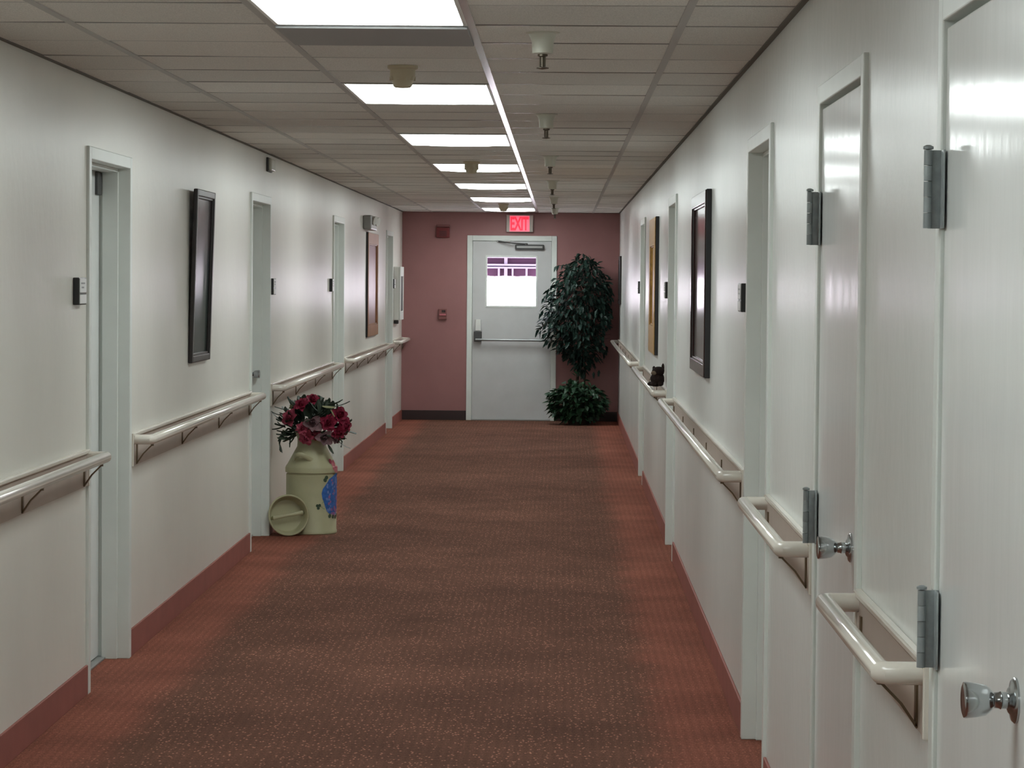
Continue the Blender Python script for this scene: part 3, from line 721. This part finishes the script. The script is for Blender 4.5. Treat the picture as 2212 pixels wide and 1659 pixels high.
# lid leaning on the can
lc = Vector((-1.738, 16.800, .1335)); q = Vector((.33, -1.0, .14)).normalized().to_track_quat('Z', 'Y').to_matrix().to_4x4(); q = q @ Matrix.Rotation(0.0, 4, 'Z'); q.translation = lc
root = thing('can_lid', (lc.x, lc.y, 0), 'round cream can lid leaning upright against the milk can', 'can lid')
b = MB()
b.lathe([(0, -.060), (.104, -.060), (.118, -.048), (.121, .000), (.124, .003), (.130, .006), (.1335, .012), (.130, .017), (.124, .017), (.119, .010), (.116, .000), (.111, -.036), (.100, -.048), (.06, -.051), (0, -.052)], q, 40)
b.build('lid_dish', m_can, root)
b = MB(); pts = []
xd = q.to_3x3() @ Vector((1, 0, 0)); yd = q.to_3x3() @ Vector((0, 1, 0)); nd = q.to_3x3() @ Vector((0, 0, 1))
hd = Vector((math.cos(.20), 0, math.sin(.20))); hd = (hd - nd * hd.dot(nd)).normalized()
for s_ in (-.104, -.096, -.05, 0, .05, .096, .104): pts.append(lc + hd * s_ + nd * (.000 + (-.002 if abs(s_) < .1 else -.034)))
b.sweep(pts, .011, .006, n=10, upv=nd); b.build('lid_handle', m_can, root)

# flowers
root = thing('flower_arrangement', (CX, CY, .62), 'bunch of crimson and mauve silk flowers in the milk can', 'flowers')
fr = random.Random(11)
def petal(b, c, d, sidev, L, W, curl, m, nu=4, nv=3):
    d = d.normalized(); sidev = sidev.normalized(); nrm = d.cross(sidev).normalized()
    vs = []; fs = []
    for i in range(nu + 1):
        t = i / nu; w = W * math.sin(PI * (0.12 + .80 * t)) ** .8
        for j in range(nv + 1):
            u = (j / nv - .5) * 2
            vs.append(c + d * (L * t) + sidev * (w * u * .5) + nrm * (curl * t * t * L + .18 * W * u * u))
    for i in range(nu):
        for j in range(nv): k = i * (nv + 1) + j; fs.append((k, k + 1, k + nv + 2, k + nv + 1))
    b.add(vs, fs, m, True)
def rose(c, axis, r, m, n=17, name='rose'):
    b = MB(); axis = Vector(axis).normalized(); t0 = axis.cross(Vector((.3, .2, 1))).normalized(); t1 = axis.cross(t0)
    c = Vector(c)
    for i in range(n):
        a = i * 2.399; k = i / n
        rad = t0 * math.cos(a) + t1 * math.sin(a); sd = axis.cross(rad)
        open_ = .12 + 1.15 * k
        d = axis * math.cos(open_) + rad * math.sin(open_)
        petal(b, c + rad * (r * .10 * k) - axis * (r * .25), d, sd, r * (0.75 + .45 * k), r * (.70 + .45 * k), -.35 if k > .5 else .25, m)
    return b.build(name, m, root)
for c, ax, r, m in (((-1.668, 16.93, .838), (-.3, -1, .7), .044, m_rose), ((-1.600, 16.95, .872), (.1, -.8, 1), .042, m_rose), ((-1.745, 16.94, .752), (-.5, -1, .3), .050, m_rose2), ((-1.655, 16.88, .688), (-.1, -1, .1), .040, m_rose2),
                    ((-1.425, 16.95, .770), (.6, -.9, .4), .054, m_rose), ((-1.395, 16.96, .700), (.8, -.8, -.1), .052, m_rose), ((-1.490, 16.88, .725), (.1, -1, 0), .052, m_rose), ((-1.425, 16.92, .660), (.5, -1, -.3), .045, m_rose),
                    ((-1.630, 16.89, .628), (-.2, -1, -.4), .046, m_rose2), ((-1.585, 16.90, .655), (0, -1, -.2), .040, m_rose2), ((-1.520, 17.12, .80), (.2, .5, 1), .05, m_rose), ((-1.70, 17.16, .78), (-.4, .7, .6), .05, m_rose2), ((-1.735, 16.98, .822), (-.6, -.5, .8), .022, m_yellow)):
    rose(c, ax, r, m)
for c, ax, r in (((-1.588, 16.87, .722), (0, -1, .2), .055), ((-1.515, 16.88, .632), (.2, -1, -.1), .052), ((-1.45, 16.93, .622), (.6, -1, -.3), .035)):
    rose(c, ax, r, m_magn, 10, 'magnolia')
b = MB(); base = Vector((CX, CY, .62))
def fleaf(b, p, d, L, W, m=None): petal(b, Vector(p), Vector(d), Vector(d).cross(Vector((fr.uniform(-.4, .4), fr.uniform(-.4, .4), 1))), L, W, fr.uniform(-.4, .15), m, 4, 2)
for i in range(190):
    a = fr.uniform(0, 2 * PI); e = fr.uniform(-.35, 1.35); rr = fr.uniform(.09, .185)
    d = Vector((math.cos(a) * math.cos(e) * 1.15, math.sin(a) * math.cos(e) * .75, math.sin(e) * .95))
    p = Vector((CX + .01, CY - .02, .68)) + d * rr
    if p.z < .60: continue
    fleaf(b, p, d + Vector((fr.uniform(-.6, .6), fr.uniform(-.6, .6), fr.uniform(-.7, .4))), fr.uniform(.055, .09), fr.uniform(.036, .060), m_fl_leaf)
for p, d, L in (((-1.76, 16.97, .80), (-1, -.2, .25), .09), ((-1.80, 16.96, .77), (-1, 0, .1), .07), ((-1.785, 16.96, .70), (-1, -.3, -.5), .08), ((-1.77, 16.95, .67), (-.6, -.3, -1), .09), ((-1.74, 16.94, .64), (-.2, -.3, -1), .08),
                ((-1.47, 16.93, .83), (1, -.2, .1), .12), ((-1.50, 16.93, .845), (1, -.3, .0), .10), ((-1.43, 16.94, .61), (.8, -.2, -1), .09), ((-1.49, 16.92, .585), (.5, -.2, -1), .07), ((-1.71, 16.94, .655), (-.3, -.3, -1), .08)):
    fleaf(b, p, d, L, .030, m_fl_leaf)
b.sweep([(-1.76, 16.96, .68), (-1.795, 16.955, .64), (-1.812, 16.95, .59), (-1.808, 16.95, .545), (-1.800, 16.95, .530)], .006, n=7, m=m_fl_leaf)
fleaf(b, (-1.812, 16.95, .59), (.3, -.2, -1), .07, .016, m_fl_leaf)
b.sweep([(-1.46, 16.93, .64), (-1.425, 16.93, .63), (-1.405, 16.93, .60), (-1.412, 16.93, .565)], .005, n=7, m=m_fl_leaf)
fleaf(b, (-1.53, 16.90, .835), (1, -.3, -.15), .09, .03, m_yellow); fleaf(b, (-1.475, 16.91, .81), (.6, -.6, -.8), .06, .025, m_yellow)
b.build('leaves', None, root)
b = MB()
for i in range(14):
    a = 2 * PI * i / 14; b.sweep([(CX + .04 * math.cos(a), CY + .04 * math.sin(a), .45), (CX + .055 * math.cos(a), CY + .055 * math.sin(a), .62), (CX + .13 * math.cos(a), CY + .10 * math.sin(a), .72)], .003, n=6)
b.build('stems', m_fl_leaf, root)

# ------------------------------------------------------------------ plants by the exit door
def blade(b, p, d, L, W, m, rn):
    d = d.normalized(); s_ = d.cross(Vector((rn.uniform(-.5, .5), rn.uniform(-.5, .5), 1)))
    if s_.length < .05: s_ = Vector((1, 0, 0))
    s_.normalize(); nn = s_.cross(d).normalized()
    vs = [p, p + d * L * .35 + s_ * W * .5 + nn * W * .18, p + d * L * .40 + nn * (-W * .02), p + d * L * .35 - s_ * W * .5 + nn * W * .18, p + d * L * .75 + s_ * W * .32 - nn * L * .03, p + d * L * .75 - s_ * W * .32 - nn * L * .03, p + d * L - nn * L * .12]
    b.add(vs, [(0, 1, 2), (0, 2, 3), (2, 1, 4), (3, 2, 5), (2, 4, 6), (2, 6, 5)], m, False)
PX, PY = .245, 30.50
root = thing('ficus_tree', (PX, PY, 0), 'tall dark green artificial ficus tree in the corner right of the exit door', 'potted tree')
tr = random.Random(5)
b = MB(); b.lathe([(.0, 0), (.12, 0), (.15, .24), (.158, .25), (.15, .262), (.135, .255), (.13, .23), (0, .23)], Matrix.Translation((PX, PY + .06, 0)), 28); b.build('pot', m_pot, root)
b = MB()
b.sweep([(PX - .02, PY + .05, .22), (PX - .05, PY + .04, .50), (PX - .02, PY + .03, .85), (PX + .02, PY, 1.25), (PX + .02, PY, 1.75)], .016, n=9, radii=[1.2, 1.1, 1, .8, .35])
b.sweep([(PX + .02, PY + .07, .22), (PX + .04, PY + .05, .55), (PX + .0, PY + .03, .9), (PX - .04, PY + .02, 1.3)], .011, n=8, radii=[1.2, 1, .9, .4])
def crown_r(z):                                  # half-width of the crown at height z
    tb = [(.62, .05), (.74, .17), (.86, .30), (.98, .40), (1.10, .45), (1.28, .45), (1.45, .40), (1.60, .34), (1.75, .23), (1.88, .11), (1.98, .02)]
    for (a, ra), (c, rc) in zip(tb, tb[1:]):
        if a <= z <= c: return ra + (rc - ra) * (z - a) / (c - a)
    return 0
for i in range(26):
    z = tr.uniform(.85, 1.7); a = tr.uniform(0, 2 * PI); r_ = crown_r(z + .1) * .8
    e = Vector((math.cos(a) * r_, math.sin(a) * min(r_, .30), .13))
    s0 = Vector((PX, PY, z - .12)); b.sweep([s0, s0 + e * .5 + Vector((0, 0, .04)), s0 + e], .005, n=6, radii=[1.2, .8, .3])
b.sweep([(PX - .05, PY - .05, 1.72), (PX - .17, PY - .06, 1.83), (PX - .27, PY - .05, 1.82)], .004, n=6); b.sweep([(PX - .2, PY - .05, 1.22), (PX - .42, PY - .08, 1.15), (PX - .50, PY - .08, 1.07)], .004, n=6)
b.sweep([(PX - .2, PY - .05, 1.42), (PX - .36, PY - .08, 1.50), (PX - .42, PY - .08, 1.47)], .004, n=6)
b.build('trunk', m_bark, root)
b = MB()
def clampy(p): return p.y < YE - .09 and p.x < XR - .07 and not (p.x > XR - .17 and .84 < p.z < 1.06)
n = 0
while n < 2300:
    z = tr.uniform(.62, 1.98); rr = crown_r(z)
    if tr.random() > rr / .45: continue
    a = tr.uniform(0, 2 * PI); q_ = math.sqrt(tr.uniform(.12, 1.0)) * (1 + .12 * math.sin(5 * a + z * 11))
    p = Vector((PX + math.cos(a) * rr * q_, PY + math.sin(a) * min(rr, .34) * q_, z + tr.uniform(-.02, .02)))
    d = Vector((math.cos(a) * .7 + tr.uniform(-.5, .5), math.sin(a) * .6 + tr.uniform(-.5, .5), tr.uniform(-1.1, .25)))
    n += 1
    if not clampy(p + d.normalized() * .08): continue
    blade(b, p, d, tr.uniform(.065, .105), tr.uniform(.034, .050), m_ficus, tr)
for q in ((-.27, 1.83), (-.22, 1.84), (-.17, 1.83), (-.30, 1.82), (-.50, 1.09), (-.46, 1.12), (-.42, 1.15), (-.51, 1.06), (-.40, 1.20), (-.45, 1.30), (-.47, 1.27), (-.42, 1.48), (-.39, 1.50), (-.36, 1.47), (-.44, 1.45), (-.40, .96), (-.36, .93), (.0, .66), (-.03, .62), (.02, .58), (-.06, .7), (.14, .60), (.2, .62)):
    for k in range(2): blade(b, Vector((PX + q[0], PY - .08, q[1])), Vector((-.5 if q[0] < -.2 else tr.uniform(-.5, .5), tr.uniform(-.4, .2), -1)), .085, .034, m_ficus, tr)
b.build('foliage', None, root)

BX, BY = .195, 30.12
root = thing('potted_bush', (BX, BY, 0), 'low green leafy plant on the floor in front of the ficus tree', 'potted plant')
b = MB(); b.lathe([(.0, 0), (.115, 0), (.135, .15), (.14, .16), (.125, .165), (.12, .14), (0, .14)], Matrix.Translation((BX + .01, BY, 0)), 28); b.build('pot', m_pot, root)
b = MB()
for i in range(22):
    a = tr.uniform(0, 2 * PI); e = tr.uniform(.1, 1)
    s0 = Vector((BX + .03 * math.cos(a), BY + .03 * math.sin(a), .13)); t0 = Vector((math.cos(a) * .26 * e, math.sin(a) * .18 * e, .20 + .16 * (1 - e)))
    b.sweep([s0, s0 + t0 * .55 + Vector((0, 0, .07)), s0 + t0], .004, n=6, radii=[1.2, 1, .4])
b.build('stems', m_bark, root)
b = MB(); n = 0
while n < 1000:
    v = Vector((tr.gauss(0, 1), tr.gauss(0, 1), tr.gauss(0, 1)))
    if v.length < .1: continue
    v.normalize(); k = tr.uniform(.55, 1.0)
    p = Vector((BX + v.x * .335 * k + .0, BY + v.y * .25 * k, .245 + v.z * .27 * k * (1 if v.z > 0 else .85)))
    n += 1
    if p.z < .03 or p.z > .56: continue
    if p.x > BX + .27 and p.z > .40: continue
    d = Vector((v.x + tr.uniform(-.5, .5), v.y + tr.uniform(-.5, .5), tr.uniform(-.9, .3)))
    if (p + d.normalized() * .09).z < .01: d.z = abs(d.z) * .3
    blade(b, p, d, tr.uniform(.06, .10), tr.uniform(.040, .060), m_bush, tr)
for q in ((.0, .57), (.03, .55), (-.02, .55), (.05, .53)): blade(b, Vector((BX + q[0], BY, q[1])), Vector((tr.uniform(-.6, .6), 0, .6)), .07, .035, m_bush, tr)
b.build('foliage', None, root)

# ------------------------------------------------------------------ plush figure on the right-hand rail
fx, fy, fz = XR - .054, 16.95, .982
root = thing('plush_figure', (fx, fy, fz), 'small dark brown plush animal perched on the near end of a right-hand rail', 'plush toy')
b = MB(); b.blob((fx, fy, fz + .040), (.046, .055, .046), jit=.12, sub=3)
b.blob((fx - .022, fy - .03, fz + .012), (.024, .030, .018), jit=.1); b.blob((fx + .018, fy - .035, fz + .014), (.022, .028, .018), jit=.1)
b.blob((fx - .040, fy + .01, fz + .010), (.026, .030, .014), jit=.1); b.build('body', m_plush, root)
b = MB(); b.blob((fx + .004, fy - .02, fz + .092), (.040, .040, .032), jit=.08, sub=3); b.build('head', m_plush, root)
b = MB(); b.blob((fx - .026, fy - .045, fz + .082), (.019, .022, .014), jit=.05); b.build('muzzle', m_plush_t, root)['label'] = 'tan muzzle'
for dx, dz, h in ((.034, .114, .030), (-.024, .112, .014)):
    b = MB(); b.blob((fx + dx, fy - .012, fz + dz), (.010, .008, h), sub=2); b.build('ear', m_plush, root)

# ------------------------------------------------------------------ outdoors beyond the exit door window
b = MB(); b.box(-60, 60, YE + .13, 160, -.15, -.05)
tag(b.build('ground_outside', m_ground), 'sunlit pale pavement outside the exit door', 'ground', kind='structure')
b = MB(); vs = []; N = 48
xs = [-3 + 5.2 * i / N for i in range(N + 1)]
tp = [1.692 + .012 * abs(math.sin((x + .93) * PI / .29)) for x in xs]
for y in (37.0, 37.05):
    for x, t in zip(xs, tp): vs += [(x, y, -.06), (x, y, t)]
o2 = 2 * (N + 1); fs = []
for i in range(N):
    k = 2 * i; fs += [(k, k + 2, k + 3, k + 1), (o2 + k, o2 + k + 1, o2 + k + 3, o2 + k + 2), (k + 1, k + 3, o2 + k + 3, o2 + k + 1)]
b.add(vs, fs)
tag(b.build('glare_fence', m_fence), 'added white fence standing in for blown-out daylight low in the exit door window', 'fence')  # made-up bright surface for the blown-out part of the window
hx = thing('house', (-.8, 40, 0), 'plum coloured house front with white bars in the top of the exit door window', 'house')
b = MB(); b.box(-5, 4, 40.0, 40.3, -.05, 4.2); b.build('house_wall', m_house, hx)
b = MB(); b.box(-9, 6, 37.4, 40.4, 3.4, 3.55); b.build('shade_roof', m_trim, hx)  # unseen roof added to keep direct sun off the house wall
for x0, x1, z0, z1, nm, mm in ((-3.5, 2.5, 1.862, 1.890, 'beam', m_trim), (-3.5, 2.5, 1.820, 1.846, 'beam', m_trim), (-3.5, 2.5, 1.846, 1.862, 'beam_groove', m_house_dk), (-3.5, 2.5, 1.978, 2.06, 'eave_board', m_trim),
                           (-.870, -.820, 1.60, 1.978, 'post', m_trim), (-.965, -.935, 1.60, 1.82, 'baluster', m_trim), (-.755, -.728, 1.60, 1.82, 'baluster', m_trim), (-.545, -.515, 1.60, 1.82, 'baluster', m_trim)):
    b = MB(); b.box(x0, x1, 39.93 if nm == 'beam' else 39.95, 40.0, z0, z1); b.build(nm, mm, hx)
